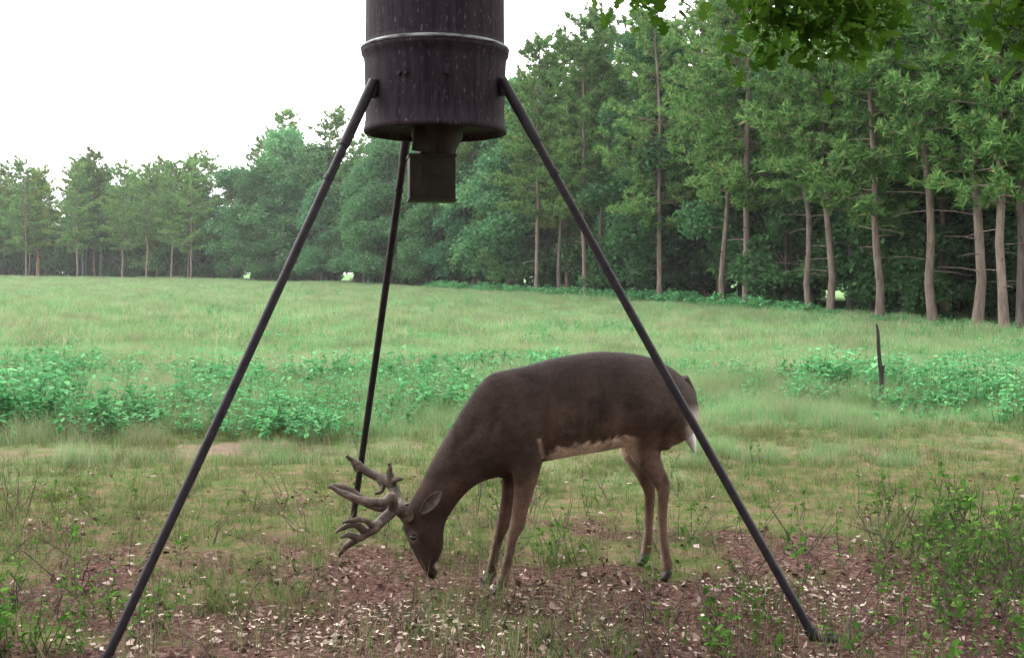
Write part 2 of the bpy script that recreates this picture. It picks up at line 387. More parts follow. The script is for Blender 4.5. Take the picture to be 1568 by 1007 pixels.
def tiles(y0, y1, S, xm=.58, xpad=2):
    out = []
    for y in np.arange(y0, y1, S):
        w = y*xm+xpad; xx = np.arange(-w, w, S)+R.uniform(-.5, .5)*S; out.append(np.c_[xx, y+R.normal(0, S*.08, len(xx))])
    o = np.concatenate(out); return o[:, 0], o[:, 1]
def inwood(x, y):
    px = 784+F*x/np.maximum(y, 1); return y > np.interp(px, EP, ED)-1
def lvl(v, n=4): return np.clip((v*n+R.uniform(-.5, .5, len(v))), 0, n-.001).astype(int)
x, y = tiles(8.2, 15, .5); pm = pathmask(x, y); fm = fieldmask(x, y); q = lvl(np.clip(fm*.8+.3-pm*1.6+fn2(x, y, .8, 5)*.8, 0, 1), 3)
k = pm < .55; x, y, pm, fm, q = x[k], y[k], pm[k], fm[k], q[k]
scatter('field_grass', np.c_[x, y, tz(x, y)], np.where(q == 0, .75, 1)*(.58+.5*fm), [blades(k, h, .05, .0019, M_grass, .45, .58, c_) for k, h, c_ in [(300, .12, 40), (340, .12, 40), (660, .18, 46), (660, .18, 38), (950, .29, 44), (950, .29, 44)]], 0, q*2+R.integers(0, 2, len(q)), True)
x, y = tiles(14.8, 34, 1.0); fm2 = np.clip(.6+fn2(x, y, .35, 5)*1.4, 0, 1)
scatter('middle_field_grass', np.c_[x, y, tz(x, y)], .6+.75*fm2, [blades(1200, .27, .06, .0042, M_grass, .4, 1.25, 45) for _ in range(4)], 0, None, True)
x, y = tiles(33, 165, 2.6, .58, 6); k = ~inwood(x, y); x, y = x[k], y[k]; fm2 = np.clip(.5+fn2(x, y, .12, 5)*1.3, 0, 1)
scatter('distant_field_grass', np.c_[x, y, tz(x, y)], .75+.5*fm2, [blades(1400, .42, .18, .011, M_grass, .35, 3.0, 55) for _ in range(4)], 0, None, True)
# field weeds
x, y = region(34000, 8.9, 110); k = ~inwood(x, y); x, y = x[k], y[k]
nn = fn2(x, y, .16, 4)+.8*fn2(x, y, .6, 8)+.20*(y < 24)*(x < 1)
st_ = np.interp(x, [-6, -1.5, 0, 1, 3.2, 4.5], [8.9, 9.4, 9.6, 10.6, 11.5, 9.6]); fm = sstep(-.3, 1.4, y-st_+1.2*fn2(x, y, .8, 51))
k = (nn > -.05+.35*R.random(len(x))) & (R.random(len(x)) < fm); x, y, nn = x[k], y[k], nn[k]
scatter('field_weeds', np.c_[x, y, tz(x, y)], R.uniform(.3, 1.0, len(x))*(.8+.9*np.clip(nn, 0, .8))*(1+np.clip((y-30)/80, 0, .3)), [weed(.36, 8, .062, M_weed, 4) for _ in range(6)])
px = R.uniform(650, 1650, 620); off = R.uniform(-5, 1, 620); x, y = edge(px, 0); x = x*(1+off/y); y = y+off
scatter('woodland_edge_weeds', np.c_[x, y, tz(x, y)], R.uniform(.6, 2.2, len(x))*np.interp(px, [650, 1150, 1300, 1650], [1, 1, .5, .35]), [weed(.5, 22, .11, M_weed, 7, .4) for _ in range(3)])
x = R.normal(4.2, .6, 90); y = R.normal(13.8, .7, 90); x2 = R.normal(6.0, .9, 120); y2 = R.normal(12.0, .9, 120); x3 = R.normal(-6.0, .9, 110); y3 = R.normal(12.0, 1.2, 110); x4 = R.normal(-3.0, .7, 60); y4 = R.normal(13.5, .6, 60); x5 = R.normal(-4.6, .35, 40); y5 = R.normal(9.6, .3, 40); x = np.r_[x, x2, x3, x4, x5]; y = np.r_[y, y2, y3, y4, y5]
scatter('weed_thicket', np.c_[x, y, tz(x, y)], R.uniform(.5, 1.35, len(x)), [weed(.5, 12, .065, M_weed, 5, .15) for _ in range(3)])
# short turf
x, y = tiles(2.9, 10.4, .38, .58, 1.2); sm = soilmask(x, y); q = lvl(np.clip(1.0-sm*.8-pathmask(x, y)*1.3+fn2(x, y, 1.5, 2)*.9, 0, 1), 5)
k = q > 0; x, y, q = x[k], y[k], q[k]-1
scatter('short_grass', np.c_[x, y, tz(x, y)], R.uniform(.8, 1.15, len(x)), [blades(k, h, .022, .0015, M_short, .7, .46, c_) for k, h, c_ in [(60, .07, 7), (60, .09, 7), (150, .07, 18), (150, .075, 18), (280, .08, 26), (280, .08, 26), (480, .085, 36), (480, .095, 36)]], 0, q*2+R.integers(0, 2, len(q)), True)
x, y = region(1400, 3.3, 10, 0, .55, .5); k = fn2(x, y, .8, 12) > -.05; x, y = x[k], y[k]
scatter('tall_grass_stems', np.c_[x, y, tz(x, y)], R.uniform(.5, 1.2, len(x)), [blades(12, .22, .05, .0013, M_short, .35) for _ in range(3)])
cl = []
for cx, cy, r, nn_ in [(-1.75, 4.2, .25, 18), (-1.35, 4.35, .15, 8), (-1.95, 3.95, .2, 20), (-2.1, 4.6, .25, 20), (.75, 4.1, .2, 12), (.95, 4.25, .12, 8), (1.95, 4.4, .25, 34), (2.4, 5.2, .3, 60), (2.0, 4.9, .35, 24), (2.3, 5.8, .4, 36), (.25, 5.4, .1, 6), (.0, 5.9, .8, 10), (1.5, 6.3, .8, 18), (-2.6, 5.6, .7, 22), (1.8, 3.8, .25, 22), (-.2, 4.3, .8, 6)]:
    cl.append(np.c_[R.normal(cx, r, nn_), R.normal(cy, r, nn_)])
cl = np.concatenate(cl)
scatter('foreground_weeds', np.c_[cl, np.zeros(len(cl))], R.uniform(.35, 1.0, len(cl))*np.where(cl[:, 0] > 2, 1.25, 1), [weed(.28, 8, .036, M_weedn, 3) for _ in range(4)], .2)
def flakes(n, r, s, mat=M_litter):
    c = np.c_[R.normal(0, r, (n, 2)), R.uniform(.0, .014, n)]; d = rdir(n); d[:, 2] *= .35; d = norm(d); q = norm(np.cross(d, [0, 0, 1])+R.normal(0, .3, (n, 3)))
    l = s*R.uniform(.2, 1.3, (n, 1)); w = l*R.uniform(.1, .4, (n, 1)); up = np.array([0, 0, .3])*l
    v = np.stack([c-d*l*.5, c+q*w+up*.5, c+d*l*.5+up*.3, c-q*w*R.uniform(.2, 1, (n, 1))], 1).reshape(-1, 3)
    return np_mesh('flakes', [(v, np.arange(n*4).reshape(-1, 4), 0)], [mat])
x, y = region(3000, 3.0, 7.8, 0, .6, 1.0); sm = soilmask(x, y); k = (R.random(len(x)) < sm*.75+.10) & (fn2(x, y, 1.9, 31) > -.25); x, y = x[k], y[k]
scatter('leaf_litter', np.c_[x, y, np.full(len(x), .006)], R.uniform(.6, 1.3, len(x)), [flakes(24, .13, .034) for _ in range(5)], .05)
cl = []
for cx, cy, rx, ry, q in [(.1, 4.3, .6, .16, 60), (-.9, 4.35, .5, .1, 34), (.2, 4.8, .5, .1, 20), (1.25, 4.9, .25, .08, 34), (1.35, 4.5, .2, .1, 22), (-1.5, 4.6, .3, .1, 10), (.1, 4.0, .8, .1, 34), (2, 4.6, .3, .1, 8), (-.3, 4.6, .2, .08, 16)]:
    cl.append(np.c_[R.normal(cx, rx, q), R.normal(cy, ry, q)])
cl = np.concatenate(cl); scatter('scattered_corn', np.c_[cl, np.full(len(cl), .008)], R.uniform(.7, 1.2, len(cl)), [flakes(18, .07, .028, M_pale) for _ in range(4)], .05)
def twigs():
    parts = []
    for i in range(3):
        a = R.uniform(0, 6.28); L = R.uniform(.1, .3); e = np.array([math.cos(a)*L*.5, math.sin(a)*L*.5, L*R.uniform(.1, 1)])
        parts += tube_parts(np.array([[0, 0, -.01], e*.5+R.normal(0, .015, 3), e]), [.003, .0022, .001], 3, 0)
        f = e+R.normal(0, .05, 3); parts += tube_parts(np.array([e*.5, (f+e*.5)/2, f]), [.002, .0015, .001], 3, 0)
    return np_mesh('twig', parts, [M_twig])
x, y = region(360, 3.2, 7, 0, .6, .8); x = np.r_[x, R.normal(2.3, .35, 70)]; y = np.r_[y, R.normal(5.0, .4, 70)]
scatter('dead_twigs', np.c_[x, y, np.zeros(len(x))], R.uniform(.4, 1.3, len(x)), [twigs() for _ in range(4)], .3)

# ------------------------------------------------------------------ oak overhead
def oak_leaves(centres):
    prof = [(0, 0), (.25, .10), (.3, .24), (.45, .12), (.55, .30), (.68, .14), (.8, .22), (1, .0)]
    pr = np.array(prof+[(a, -b_) for a, b_ in prof[-2:0:-1]]); k = len(pr); n = len(centres)*12
    c = np.repeat(centres, 12, 0)+R.normal(0, .085, (n, 3)); d = norm(R.normal(0, 1, (n, 3))+np.array([0, 0, -.5])); s = norm(np.cross(d, R.normal(0, .5, (n, 3))+np.array([0, .0, 1.])))
    L = R.uniform(.065, .12, (n, 1, 1))
    v = c[:, None]+d[:, None]*pr[None, :, 0:1]*L+s[:, None]*pr[None, :, 1:2]*L
    return v.reshape(-1, 3), np.arange(n*k).reshape(-1, k)
oak = link(bpy.data.objects.new('oak_tree', None)); parts = []
tx, ty = 4.6, 2.2
parts += tube_parts(spl([[tx, ty, -.1], [tx-.05, ty, 2], [tx-.3, ty+.1, 4.5], [tx-.5, ty, 8], [tx-.4, ty, 11]], 4), np.linspace(.28, .06, 17), 10)
pts = []; limbs = [((0.6, 4.6, 3.9), 3.4), ((1.9, 4.9, 4.2), 3.0), ((-2, 2.5, 4.6), 4.0), ((-3.5, 0, 5.2), 4.5), ((1, -2.5, 5), 4), ((0, 3.6, 5.6), 5), ((4.5, 4.6, 4.8), 3.8), ((2.5, -4, 6), 5), ((-1, 2, 7), 6), ((2, 3, 8.5), 7)]
for e, z0 in limbs:
    e = np.array(e); s0 = np.array([tx-.3, ty, z0]); md = (s0+e)/2+np.array([0, 0, .35]); cv = spl([s0, md, e], 6)
    parts += tube_parts(cv, np.linspace(.10, .015, len(cv)), 6)
    for i in range(100):
        t = R.uniform(.2, 1.05); c = s0+(e-s0)*t+R.normal(0, .6, 3)*np.array([1, .7, .5])+[0, 0, .25]
        lim = 1.4+.262*max(c[1], 0)+.5
        if c[2] < lim: c[2] = lim+R.uniform(0, .5)
        pts.append(c)
for cpx, cpy, d, rr, nn_ in [(1250, 18, 5.0, .12, 22), (1195, 42, 5.0, .07, 8), (1300, 26, 5.1, .09, 11), (1345, 2, 4.9, .05, 5), (965, -8, 5.0, .035, 4), (1000, -14, 5.0, .03, 3), (1550, 14, 4.6, .06, 9), (1562, 55, 4.6, .02, 2), (1175, 0, 5, .07, 5)]:
    c = P(cpx, cpy, d); top = c+np.array([R.normal(0, .1), -.1, 1.1]); parts += tube_parts(np.array([top, (top+c)/2+[.05, 0, 0], c]), [.012, .008, .003], 4)
    for i in range(nn_): pts.append(c+R.normal(0, rr, 3)*np.array([1.1, 1, .6])+[0, 0, .02])
    for i in range(6): pts.append(c+(top-c)*R.uniform(.45, 1)+R.normal(0, .12, 3)+[0, 0, .12])
for p_ in pts[-160:]: parts += tube_parts(np.array([p_+[0, 0, .1], p_, p_+R.normal(0, .05, 3)]), [.004, .003, .001], 3)
link(bpy.data.objects.new('trunk_and_limbs', np_mesh('oak_wood', parts, [M_barkd], True)), oak)
v, f = oak_leaves(np.array(pts)); link(bpy.data.objects.new('foliage', np_mesh('oak_foliage', [(v, f, 0)], [M_oak])), oak)
for x, y, k, s in [(-7, -6, 0, .8), (-2.5, -8, 1, .8), (3, -9, 0, .85), (8.5, -5, 2, .9), (-11, -9, 1, .9), (13, -8, 1, .9), (0, -14, 0, 1)]:
    place(hards[k], 'shade_hardwood', x, y, s)  # unseen trees added behind the camera to shade deer and foreground
# ------------------------------------------------------------------ feeder
feeder = link(bpy.data.objects.new('deer_feeder', None))
M_drum, nt = mat_new('drum_paint')
tc = N(nt, 'ShaderNodeTexCoord'); mp = N(nt, 'ShaderNodeMapping'); mp.inputs['Scale'].default_value = (34, 34, 3.0); nt.links.new(tc.outputs['Object'], mp.inputs[0])
na_ = N(nt, 'ShaderNodeTexNoise', i_Scale=1., i_Detail=6., i_Roughness=.75); nt.links.new(mp.outputs[0], na_.inputs['Vector'])
mp2 = N(nt, 'ShaderNodeMapping'); mp2.inputs['Scale'].default_value = (70, 70, 26); nt.links.new(tc.outputs['Object'], mp2.inputs[0])
nb_ = N(nt, 'ShaderNodeTexNoise', i_Scale=1., i_Detail=3., i_Roughness=.7); nt.links.new(mp2.outputs[0], nb_.inputs['Vector'])
c = ramp(nt, na_.outputs[0], [(.36, (.012, .008, .013)), (.64, (.038, .026, .036))])
f = ramp(nt, nb_.outputs[0], [(.60, (0, 0, 0)), (.69, (1, 1, 1))])
c = mixc(nt, f, c, (.10, .085, .105))
b = N(nt, 'ShaderNodeBsdfPrincipled', i_Roughness=.8); b.inputs['Specular IOR Level'].default_value = .2; nt.links.new(c, b.inputs['Base Color'])
bp = N(nt, 'ShaderNodeBump', i_Strength=.3, i_Distance=.01); nt.links.new(na_.outputs[0], bp.inputs['Height']); nt.links.new(bp.outputs[0], b.inputs['Normal'])
o = N(nt, 'ShaderNodeOutputMaterial'); nt.links.new(b.outputs[0], o.inputs[0])
M_pipe = solid_mat('black_pipe', [(.35, (.008, .006, .010)), (.7, (.028, .02, .028))], (20, 20, 20), .5, .15, spec=.3)
M_ring = solid_mat('glint_painted_hoop', [(.38, (.03, .025, .03)), (.55, (.28, .31, .32))], (9, 9, 60), .5, .2, metallic=.2)  # pale streaks put the ring's bright glint into its colour
M_box = solid_mat('olive_box_paint', [(.3, (.018, .016, .012)), (.7, (.045, .04, .03))], (20, 20, 8), .6, .15, spec=.25)
def lathe(prof, n=64):
    prof = np.array(prof); ang = np.arange(n)*2*np.pi/n
    v = np.concatenate([np.c_[np.cos(ang)*r, np.sin(ang)*r, np.full(n, z)] for r, z in prof]); fs = []
    for i in range(len(prof)-1):
        for j in range(n): k = (j+1) % n; fs.append((i*n+j, i*n+k, (i+1)*n+k, (i+1)*n+j))
    return v, np.array(fs)
def add(name, parts, mats, parent, loc=(0, 0, 0), smooth=True, bevel=0):
    me = np_mesh(name, parts, mats, smooth); o = bpy.data.objects.new(name, me); o.location = loc; link(o, parent)
    if bevel: q = o.modifiers.new('b', 'BEVEL'); q.width = bevel; q.segments = 2
    return o
DC = (-.332, 4.75); R0 = .303
v, f = lathe([(.0, 2.03), (.285, 2.03), (.289, 2.008), (.305, 2.006), (.309, 2.014), (.307, 2.03), (R0, 2.036), (.300, 2.1), (.302, 2.2), (.305, 2.30), (R0+.004, 2.325), (.316, 2.34), (.318, 2.352), (.314, 2.366), (.303, 2.375), (.299, 2.40), (.298, 2.6), (.299, 2.68), (.308, 2.70), (.299, 2.72), (.298, 2.95), (.306, 2.96), (.31, 2.975), (.30, 2.985), (0, 3.0)])
aa = np.arctan2(v[:, 1], v[:, 0]); dent = np.array([mnoise.noise(Vector((math.cos(a)*2, math.sin(a)*2, z*5))) for a, z in zip(aa, v[:, 2])])*.004
v[:, 0] += np.cos(aa)*dent; v[:, 1] += np.sin(aa)*dent
add('drum', [(v, f, 0)], [M_drum], feeder, (*DC, 0))
v, f = lathe([(.314, 2.360), (.320, 2.362), (.3215, 2.367), (.319, 2.372), (.306, 2.379), (.304, 2.372)])
add('clamp_ring', [(v, f, 0)], [M_ring], feeder, (*DC, 0))
v, f = lathe([(.115, 2.035), (.11, 1.99), (.085, 1.94), (.07, 1.90)], 32)
add('funnel', [(v, f, 0)], [M_box], feeder, (DC[0]+.01, DC[1]-.02, 0))
def box(cx, cy, cz, sx, sy, sz, m=0):
    v = np.array([[cx+a*sx/2, cy+b_*sy/2, cz+c_*sz/2] for a in (-1, 1) for b_ in (-1, 1) for c_ in (-1, 1)])
    return (v, np.array([(0, 1, 3, 2), (4, 6, 7, 5), (0, 4, 5, 1), (2, 3, 7, 6), (0, 2, 6, 4), (1, 5, 7, 3)]), m)
bx = add('control_box', [box(0, 0, 0, .195, .15, .18), box(0, 0, .094, .205, .16, .012), box(0, 0, -.094, .205, .16, .010), box(-.05, -.0765, .0, .012, .006, .12), box(.02, -.0765, .03, .05, .005, .05)], [M_box], feeder, (DC[0]-.015, DC[1]-.03, 1.81), False, .004)
bx.rotation_euler = (0, 0, math.radians(9))
add('spinner_bracket', [box(-.045, -.05, 0.02, .10, .012, .13), box(.03, .03, 0, .15, .08, .09)], [M_box], feeder, (DC[0]-.01, DC[1]-.06, 1.955), False, .004).rotation_euler = (0, .12, .3)
for top, foot, nm in [((-.590, 4.53, 2.155), (-1.458, 3.9, .0), 'leg_a'), ((-.018, 4.62, 2.175), (1.164, 4.2, .0), 'leg_b'), ((-.467, 5.045, 2.16), (-.90, 6.2, .0), 'leg_c')]:
    t = np.array(top); g = np.array(foot); d = norm(g-t); L = np.linalg.norm(g-t); sag = np.array([0, 0, -.012])
    pa = tube_parts(np.array([t-d*.02, t+d*L*.5+sag, g]), .0175, 16)
    pa += tube_parts(np.array([t-d*.05, t+d*.16, t+d*.26]), .0215, 16)
    pa += tube_parts(np.array([t+d*.40, t+d*.42]), .0205, 16)
    pa += tube_parts(np.array([g-d*.05, g+d*.01]), .024, 12)
    pa += [box(g[0]+(.04 if nm == 'leg_b' else 0), g[1], .010, .07, .05, .016)]
    if nm == 'leg_b': pa += tube_parts(np.array([[g[0]+.045, g[1]-.01, 0], [g[0]+.045, g[1]-.01, .035]]), .014, 10)
    c0 = np.array([DC[0], DC[1], t[2]]); rr = norm(t-c0)
    pa += tube_parts(np.array([c0+rr*.30+[0, 0, .05], c0+rr*.325+[0, 0, -.02]]), .02, 8)
    add(nm, pa, [M_pipe], feeder)
for a in (-2.0, -1.9, -1.35):
    p0 = np.array([DC[0]+.306*math.cos(a), DC[1]+.306*math.sin(a), 2.22]); q = np.array([math.cos(a), math.sin(a), 0])
    add('bolt', tube_parts(np.array([p0-q*.01, p0+q*.010]), .009, 8), [M_pipe], feeder)
# ------------------------------------------------------------------ stake
sx, sy = (1347-784)/F*12.3, 12.3; z0 = float(tz(sx, sy)); zt = CH-(500-HZ)/F*12.3
pa = tube_parts(np.array([[sx+.01, sy, z0-.1], [sx+.02, sy, z0+.3], [sx-.01, sy, z0+.6], [sx-.02, sy, zt-.05], [sx-.035, sy, zt+.03]]), [.024, .027, .022, .018, .009], 7)
pa += tube_parts(np.array([[sx+.01, sy, z0+.2], [sx+.04, sy-.02, z0+.45]]), [.02, .012], 6)
add('charred_wooden_stake', pa, [solid_mat('charred_wood', [(.3, (.015, .013, .012)), (.7, (.05, .04, .04))], (30, 30, 8), .9, .5)], None)
# ------------------------------------------------------------------ deer
deer = link(bpy.data.objects.new('whitetail_deer', None))
def ddep(px): return np.interp(px, [600, 700, 780, 1010, 1070], [4.80, 4.86, 4.91, 5.17, 5.22])
rings = [(1062, 606, 1065, 632, .05), (1055, 588, 1061, 655, .095), (1041, 573, 1046, 672, .13), (1022, 560, 1022, 682, .155), (996, 547, 994, 684, .165), (960, 540, 957, 684, .17), (920, 538, 915, 691, .175), (880, 542, 875, 697, .178), (840, 550, 835, 705, .172),
 (805, 560, 803, 714, .16), (775, 566, 778, 724, .145), (750, 573, 757, 731, .125), (730, 594, 740, 736, .108), (710, 623, 722, 746, .095), (692, 652, 706, 762, .085), (674, 683, 692, 781, .075), (657, 713, 683, 797, .066), (643, 742, 680, 808, .060), (629, 766, 679, 820, .060), (619, 786, 679, 834, .062),
 (617, 803, 676, 845, .060), (623, 823, 672, 855, .048), (632, 843, 670, 865, .036), (641, 860, 670, 875, .031), (648, 872, 668, 883, .027), (653, 880, 664, 887, .014)]
rg = np.array(rings, float); rg = spl(rg, 3)
NS = 28; vs = []
for a in rg:
    dp = ddep((a[0]+a[2])/2); t = P(a[0], a[1], dp); bt = P(a[2], a[3], dp); c = (t+bt)/2; up = (t-bt)/2
    ang = np.arange(NS)*2*np.pi/NS; side = np.array([-.2, .98, 0])
    px_ = (a[0]+a[2])/2
    cs = np.cos(ang); sn = np.sin(ang)
    wprof = a[4]*(1-.18*cs*(1 if px_ > 700 else .2))
    vs.append(c+cs[:, None]*up+(sn*wprof)[:, None]*side)
nR = len(vs); vs = np.concatenate(vs); fs = []
for i in range(nR-1):
    for j in range(NS): k = (j+1) % NS; fs.append((i*NS+j, i*NS+k, (i+1)*NS+k, (i+1)*NS+j))
cv = np.vstack([vs, vs[:NS].mean(0), vs[-NS:].mean(0)]); nn_ = len(vs)
quads = np.array(fs); tri = np.array([(nn_, (j+1) % NS, j) for j in range(NS)]+[(nn_+1, (nR-1)*NS+j, (nR-1)*NS+(j+1) % NS) for j in range(NS)])
body = [(cv, quads, 0), (cv, tri, 0)]
def legloft(L, m=0):
    L = spl(np.array(L, float), 4); n = 16; ang = np.arange(n)*2*np.pi/n; V = []
    C = np.array([P(a[0], a[1], a[4]) for a in L]); T = norm(np.gradient(C, axis=0))
    for i, a in enumerate(L):
        side = np.array([-.2, .98, 0]); side = norm(side-T[i]*np.dot(side, T[i])); u = norm(np.cross(side, T[i])); r = a[2]/F*a[4]
        V.append(C[i]+np.cos(ang)[:, None]*u*r+np.sin(ang)[:, None]*side*a[3])
    V = np.concatenate(V+[C[:1], C[-1:]]); m_ = len(L)*n; fs = []
    for i in range(len(L)-1):
        for j in range(n): k = (j+1) % n; fs.append((i*n+j, i*n+k, (i+1)*n+k, (i+1)*n+j))
    tr = [(m_, (j+1) % n, j) for j in range(n)]+[(m_+1, (len(L)-1)*n+j, (len(L)-1)*n+(j+1) % n) for j in range(n)]
    return [(V, np.array(fs), m), (V, np.array(tr), m)]
body += legloft([(790, 620, 34, .05, 4.86), (795, 655, 40, .07, 4.85), (802, 690, 32, .062, 4.84), (805, 720, 23, .048, 4.835), (802, 750, 16, .036, 4.83), (796, 782, 12.5, .030, 4.825), (792, 803, 12, .028, 4.82), (785, 822, 8.5, .021, 4.815), (779, 850, 7.5, .019, 4.81), (773, 878, 8.5, .021, 4.805), (769, 890, 9.5, .024, 4.803), (766, 899, 8, .022, 4.80)])
body += legloft([(782, 660, 30, .05, 4.97), (785, 700, 26, .05, 4.97), (785, 730, 18, .04, 4.97), (780, 760, 13, .033, 4.97), (774, 788, 11.5, .028, 4.97), (770, 803, 11, .026, 4.97), (763, 825, 8, .02, 4.97), (757, 848, 7.2, .018, 4.97), (754, 867, 8, .02, 4.97), (752, 876, 9, .022, 4.97), (750, 884, 7.5, .02, 4.97)])
body += legloft([(1022, 605, 38, .06, 5.12), (1012, 635, 45, .08, 5.10), (998, 662, 40, .075, 5.09), (988, 684, 29, .058, 5.08), (993, 704, 21, .043, 5.07), (1005, 724, 15, .032, 5.065), (1014, 741, 12.5, .027, 5.06), (1016, 758, 9.5, .023, 5.05), (1014, 785, 8, .019, 5.045), (1015, 820, 7.5, .018, 5.04), (1019, 850, 8, .020, 5.035), (1021, 862, 9.3, .023, 5.03), (1022, 873, 8, .021, 5.03)])
body += legloft([(1010, 620, 38, .06, 5.28), (990, 655, 38, .07, 5.29), (972, 680, 26, .055, 5.29), (972, 700, 17, .04, 5.29), (983, 722, 12.5, .03, 5.29), (992, 740, 11.5, .026, 5.29), (995, 757, 9, .022, 5.29), (994, 785, 7.6, .018, 5.29), (993, 812, 7.2, .018, 5.29), (991, 833, 8.5, .02, 5.29), (989, 845, 8, .021, 5.29), (987, 851, 7, .02, 5.29)])
body += legloft([(768, 690, 14, .04, 4.9), (768, 712, 11, .03, 4.9), (768, 726, 8, .022, 4.9), (768, 731, 3, .01, 4.9)])
bm_ = np_mesh('body', body, [], True); bo = bpy.data.objects.new('body', bm_); link(bo)
rm = bo.modifiers.new('r', 'REMESH'); rm.mode = 'VOXEL'; rm.voxel_size = .0075; rm.use_smooth_shade = True
sm_ = bo.modifiers.new('s', 'SMOOTH'); sm_.factor = .5; sm_.iterations = 5
dg = bpy.context.evaluated_depsgraph_get(); me2 = bpy.data.meshes.new_from_object(bo.evaluated_get(dg)); bpy.data.objects.remove(bo)
nv = len(me2.vertices); co = np.zeros(nv*3, np.float32); me2.vertices.foreach_get('co', co); co = co.reshape(-1, 3).astype(float)
no_ = np.zeros(nv*3, np.float32); me2.vertex_normals.foreach_get('vector', no_); no_ = no_.reshape(-1, 3).astype(float)
PX = 784+co[:, 0]/co[:, 1]*F; PY = HZ+(CH-co[:, 2])/co[:, 1]*F
nearside = (no_[:, 1] < 0)
def groove(x0, y0, x1, y1, w, dpt):
    ax, ay = x1-x0, y1-y0; L2 = ax*ax+ay*ay; t = np.clip(((PX-x0)*ax+(PY-y0)*ay)/L2, 0, 1); dd = np.hypot(PX-x0-ax*t, PY-y0-ay*t)
    return -dpt*np.exp(-(dd/w)**2)*np.sin(np.pi*np.clip(t*.9+.05, 0, 1))
rel = groove(835, 600, 828, 700, 9, .012)+groove(770, 600, 745, 690, 9, .009)+groove(965, 600, 945, 682, 10, .012)+groove(790, 575, 835, 590, 8, .006)+groove(1020, 640, 1005, 700, 7, .007)
for k in range(5): rel += groove(852+k*17, 600, 846+k*17, 680, 4.5, .0032)
rel += groove(690, 700, 740, 640, 8, .008)-groove(800, 590, 790, 680, 16, .008)-groove(990, 590, 995, 660, 18, .008)
co += no_*(rel*nearside)[:, None]; me2.vertices.foreach_set('co', co.astype(np.float32).ravel()); me2.update()
nzv = np.array([mnoise.fractal(Vector(c_*9), 1, 2, 3) for c_ in co]); nzf = np.array([mnoise.noise(Vector(c_*40)) for c_ in co])
C = np.tile(np.array([.046, .030, .024]), (nv, 1))
def blend(mask, colr): 
    global C
    mk = np.clip(mask, 0, 1)[:, None]; C = C*(1-mk)+np.array(colr)*mk
j = PY+nzv*10; 
topd = sstep(.1, .9, no_[:, 2])*(PX > 690); blend(topd*.7, (.018, .012, .011))
blend(sstep(705, 760, j)*.65, (.13, .08, .058))
blend(sstep(640, 690, j)*sstep(920, 960, PX)*.5, (.11, .062, .044))
blend(sstep(610, 700, j)*sstep(800, 850, PX)*.5, (.11, .072, .055))
blend(sstep(690, 730, j)*sstep(790, 745, PX)*.5, (.02, .013, .012))
bl = (PY+nzf*7-np.interp(PX, [820, 850, 915, 960], [704, 687, 676, 668])); belly = sstep(-4, 6, bl)*sstep(826, 850, PX)*(1-sstep(960, 985, PX))*(PY < 740)*(no_[:, 2] < .3)*sstep(820, 880, PX+20); blend(belly, (.56, .45, .37))
blend(sstep(3, 0, np.abs(PX-829-(PY-685)*.25)/2.0)*(PY > 672)*(PY < 702)*(co[:, 1] < 4.95)*.7, (.36, .28, .24))
blend(sstep(1046, 1060, PX)*sstep(615, 640, PY)*.8, (.5, .45, .42))
blend((PX < 695)*sstep(742, 790, PY)*.6, (.028, .018, .016))
blend(sstep(868, 880, PY-(PX-650)*.3)*(PX < 690)*(PY > 850), (.008, .006, .006))
blend(sstep(8, 3, np.hypot(PX-671, PY-866))*(PX < 690), (.45, .4, .37))
blend(sstep(12, 7, np.hypot(PX-631, PY-822))*(PX < 690)*.7, (.14, .105, .09))
blend(sstep(9, 4, np.hypot(PX-1022, (PY-733)*.7))*(PX > 1000)*.8, (.03, .02, .018))
inner = sstep(.2, .8, no_[:, 1])*sstep(720, 780, PY)*(PX > 700); blend(inner*.6, (.36, .27, .22))
blend(sstep(-.1, -.8, no_[:, 0])*sstep(750, 850, PY)*(PX > 700)*.6, (.36, .28, .24))
C *= (1+.45*nzv+.25*nzf)[:, None]; C = np.clip(C, .004, .8)
ca = me2.color_attributes.new('coat', 'FLOAT_COLOR', 'POINT'); ca.data.foreach_set('color', np.c_[C, np.ones(nv)].astype(np.float32).ravel())
m, nt = mat_new('deer_coat'); at = N(nt, 'ShaderNodeAttribute', attribute_name='coat')
geo = N(nt, 'ShaderNodeNewGeometry'); mp = N(nt, 'ShaderNodeMapping'); mp.inputs['Scale'].default_value = (90, 160, 260); mp.inputs['Rotation'].default_value = (0, .35, 0); nt.links.new(geo.outputs['Position'], mp.inputs[0])
fn = N(nt, 'ShaderNodeTexNoise', i_Scale=1., i_Detail=4., i_Roughness=.7); nt.links.new(mp.outputs[0], fn.inputs['Vector'])
fr = ramp(nt, fn.outputs[0], [(.25, (.5, .5, .5)), (.75, (1.6, 1.5, 1.4))]); c = mixc(nt, 1.0, at.outputs['Color'], fr, 'MULTIPLY')
b = N(nt, 'ShaderNodeBsdfPrincipled', i_Roughness=.65); b.inputs['Specular IOR Level'].default_value = .15
nt.links.new(c, b.inputs['Base Color']); bp = N(nt, 'ShaderNodeBump', i_Strength=.5, i_Distance=.006); nt.links.new(fn.outputs[0], bp.inputs['Height']); nt.links.new(bp.outputs[0], b.inputs['Normal'])
o = N(nt, 'ShaderNodeOutputMaterial'); nt.links.new(b.outputs[0], o.inputs[0]); M_coat = m
me2.materials.clear(); me2.materials.append(M_coat); me2.name = 'body'
link(bpy.data.objects.new('body', me2), deer)
M_hoof = solid_mat('hoof_horn', [(.3, (.02, .016, .014)), (.7, (.06, .048, .04))], (40, 40, 40), .45, .1)
